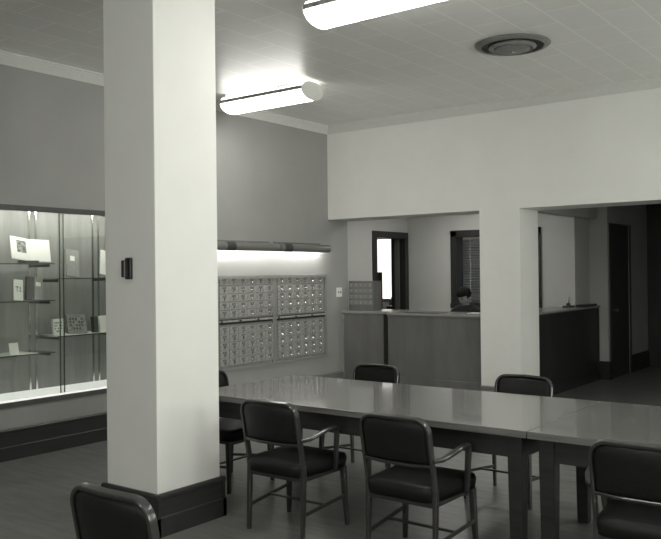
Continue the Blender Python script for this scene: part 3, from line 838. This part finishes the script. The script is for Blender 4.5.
# local: facing -y; seated
V = [(0, .05, .60), (0, .05, .70), (0, .03, .82), (0, .01, .98), (0, 0, 1.09), (0, -.015, 1.15),
     (-.10, 0, 1.09), (-.185, 0, 1.06), (-.24, -.04, .86), (-.18, -.22, .70), (-.15, -.28, .665),
     (.10, 0, 1.09), (.185, 0, 1.06), (.24, -.04, .86), (.18, -.22, .70), (.15, -.28, .665),
     (-.09, .0, .575), (-.12, -.36, .55), (-.12, -.36, .28), (-.12, -.34, .07), (-.12, -.46, .035),
     (.09, .0, .575), (.12, -.36, .55), (.12, -.36, .28), (.12, -.34, .07), (.12, -.46, .035)]
E_ = [(0, 1), (1, 2), (2, 3), (3, 4), (4, 5), (4, 6), (6, 7), (7, 8), (8, 9), (9, 10), (4, 11), (11, 12), (12, 13), (13, 14), (14, 15),
      (0, 16), (16, 17), (17, 18), (18, 19), (19, 20), (0, 21), (21, 22), (22, 23), (23, 24), (24, 25)]
Rr = [(.15, .11), (.125, .10), (.13, .10), (.14, .10), (.11, .085), (.05, .055),
      (.075, .07), (.06, .06), (.045, .045), (.035, .033), (.026, .022),
      (.075, .07), (.06, .06), (.045, .045), (.035, .033), (.026, .022),
      .085, .06, .055, .035, .03, .085, .06, .055, .035, .03]
bm = skinmesh('body', V, E_, Rr, 0, M['dress'], pr)
# head, tilted down; joined to the same continuous body mesh
hb = bmesh.new(); bmesh.ops.create_uvsphere(hb, u_segments=28, v_segments=22, radius=1)
for v in hb.verts:
    x, y, z = v.co
    w_ = 0.075 if z > -0.2 else 0.075*(1-0.38*((-z-0.2)/0.8)**1.3)
    X = x*w_; Y = y*0.095; Z = z*0.118
    if y < -0.2:
        fx_ = -y
        Y -= 0.020*math.exp(-(x/0.16)**2-((z+0.12)/0.20)**2)      # nose
        Y += 0.010*math.exp(-((abs(x)-0.36)/0.16)**2-((z-0.08)/0.12)**2)   # eye hollows
        Y -= 0.006*math.exp(-(x/0.3)**2-((z+0.48)/0.07)**2)      # lips
        Y -= 0.008*math.exp(-(x/0.3)**2-((z+0.85)/0.15)**2)      # chin
    v.co = (X, Y, Z)
for s in (-1, 1):
    t = bmesh.new(); bmesh.ops.create_uvsphere(t, u_segments=10, v_segments=8, radius=1)
    merge(hb, t, 1, Matrix.Translation((s*.076, .012, -.01)) @ Matrix.Diagonal((.010, .018, .03, 1)))
for f in hb.faces: f.material_index = 1
for s in (-1, 1):      # eyes, brows, and the mouth
    for (w_, h_, px_, py_, pz_) in ((.014, .007, s*.030, -.083, .008), (.020, .004, s*.030, -.088, .028)):
        t = bmesh.new(); bmesh.ops.create_uvsphere(t, u_segments=10, v_segments=8, radius=1)
        merge(hb, t, 2, Matrix.Translation((px_, py_, pz_)) @ Matrix.Diagonal((w_, .008, h_, 1)))
t = bmesh.new(); bmesh.ops.create_uvsphere(t, u_segments=12, v_segments=8, radius=1)
merge(hb, t, 2, Matrix.Translation((0, -.087, -.057)) @ Matrix.Diagonal((.024, .008, .006, 1)))
HM = Matrix.Translation((0.0, -0.05, 1.245)) @ Matrix.Rotation(math.radians(-14), 4, 'Z') @ Matrix.Rotation(math.radians(24), 4, 'X') @ Matrix.Scale(0.92, 4)
hb.transform(HM)
nk = bmesh.new(); cyl(nk, (0, 0, 1.08), (0, -0.015, 1.19), .052, .046, seg=20, mi=1)
for f in nk.faces: f.material_index = 1
for q in (hb, nk):
    me = bpy.data.meshes.new('t'); q.to_mesh(me); q.free(); bm.from_mesh(me); bpy.data.meshes.remove(me)
# hands: palm and five fingers each
for s in (-1, 1):
    base = Vector((s*.147, -.285, .662)); d = Vector((-s*.25, -.95, -.12)).normalized(); sd = Vector((s, -.2, 0)).normalized()
    hv = [tuple(base), tuple(base+d*.045), tuple(base+d*.085)]; he = [(0, 1), (1, 2)]; hr = [(.024, .016), (.034, .014), (.036, .013)]
    for k, (off, ln) in enumerate(((-.03, .062), (-.01, .074), (.01, .07), (.03, .055))):
        i0 = len(hv)
        p = base+d*.09+sd*off
        hv += [tuple(p), tuple(p+d*ln*.5+Vector((0, 0, -.004))), tuple(p+d*ln+Vector((0, 0, -.018)))]
        he += [(2, i0), (i0, i0+1), (i0+1, i0+2)]; hr += [.009, .008, .007]
    i0 = len(hv); p = base+d*.03-sd*.025
    hv += [tuple(p), tuple(p+d*.035-sd*.025), tuple(p+d*.06-sd*.03)]; he += [(1, i0), (i0, i0+1), (i0+1, i0+2)]; hr += [.011, .010, .008]
    q = skinmesh('hand', hv, he, hr, 0, M['skin'], pr, 1)
    for f in q.faces: f.material_index = 1
    me = bpy.data.meshes.new('t'); q.to_mesh(me); q.free(); bm.from_mesh(me); bpy.data.meshes.remove(me)
bd = obj('body', bm, [M['dress'], M['skin'], M['feature']], pr, smooth='all')
# hair: curly cap
bm = bmesh.new(); bmesh.ops.create_icosphere(bm, subdivisions=4, radius=1)
for v in bm.verts:
    x, y, z = v.co
    bump_ = 1+0.09*math.sin(x*17+1)*math.sin(y*15+2)*math.sin(z*16)+0.03*math.sin(x*31)*math.cos(z*29)
    v.co = Vector((x*.098, y*.112+.014, z*.100+.055))*bump_
geom = [v for v in bm.verts if (v.co.y < -.03 and v.co.z < .052) or v.co.z < -.055]
bmesh.ops.delete(bm, geom=geom, context='VERTS')
bmesh.ops.solidify(bm, geom=bm.faces[:], thickness=0.012)
bm.transform(HM); obj('hair', bm, M['hair'], pr, smooth='all')
oc = dup(ch, (PX, PY+.03, 0), PI, 'dark office chair under the seated person behind the counter')
oc['group'] = ''
del oc['group']
oc['category'] = 'chair'

# ------------------------------------------------------------------ lights
def area(name, loc, rot, sx, sy, power):
    L = bpy.data.lights.new(name, 'AREA'); L.shape = 'RECTANGLE'; L.size = sx; L.size_y = sy; L.energy = power
    L.color = (1, 0.99, 0.95)
    o = bpy.data.objects.new(name, L); COL.objects.link(o); o.location = loc; o.rotation_euler = rot
    return o
for k, a in enumerate((-11.2, -8.4, -5.6, -2.8)):
    area('daylight', (9.95, a+1.0, 1.95), (0, math.radians(100), 0), 1.9, 1.9, (10, 12, 118, 85)[k])
for k, x in enumerate(FX):
    area('daylight', (x, -12.95, 1.95), (math.radians(112), 0, 0), 1.9, 1.9, 30)
# office ceiling lamp
ol = empty('ceiling_lamp', 'square ceiling lamp of the office behind the counter', 'ceiling light', (1.0, 1.5, OH))
obj('housing', B(-.3, .3, -.3, .3, -.05, 0), M['white_metal'], ol)
obj('lens', B(-.28, .28, -.28, .28, -.06, -.0505), emit('office_lens', 11), ol)

hl = empty('ceiling_lamp', 'unseen lamp added to brighten the hall beside the return counter', 'ceiling light', (4.6, 2.2, OH))  # added lamp, out of view, lightens the beam and hall wall
obj('housing', B(-.2, .2, -.2, .2, -.05, 0), M['white_metal'], hl)
obj('lens', B(-.18, .18, -.18, .18, -.06, -.0505), emit('hall_fill_lens', 6), hl)
wd = bpy.data.worlds.new('World'); S.world = wd; wd.use_nodes = True
wd.node_tree.nodes['Background'].inputs['Color'].default_value = (0.8, 0.85, 0.9, 1)
wd.node_tree.nodes['Background'].inputs['Strength'].default_value = 0.12

# ------------------------------------------------------------------ camera
cam = bpy.data.cameras.new('Camera'); co = bpy.data.objects.new('Camera', cam); COL.objects.link(co)
R2 = (0.7987519441436722, 0.6015614960305677, -0.010913213100143053)
U2 = (0.011106173912895234, 0.0033935003983040645, 0.9999325662543765)
Bk = (0.6015579644786697, -0.7988192853508933, -0.003970481553619224)
mx = Matrix(((R2[0], U2[0], Bk[0], 6.4751), (R2[1], U2[1], Bk[1], -8.5545), (R2[2], U2[2], Bk[2], 1.6), (0, 0, 0, 1)))
co.matrix_world = mx
cam.sensor_width = 36; cam.lens = 43.889; cam.clip_start = 0.05
S.camera = co
S.view_settings.view_transform = 'Standard'; S.view_settings.look = 'None'; S.view_settings.gamma = 1
S.view_settings.use_curve_mapping = False
S.view_settings.exposure = 0.70
S.cycles.use_denoising = True
S.cycles.max_bounces = 8
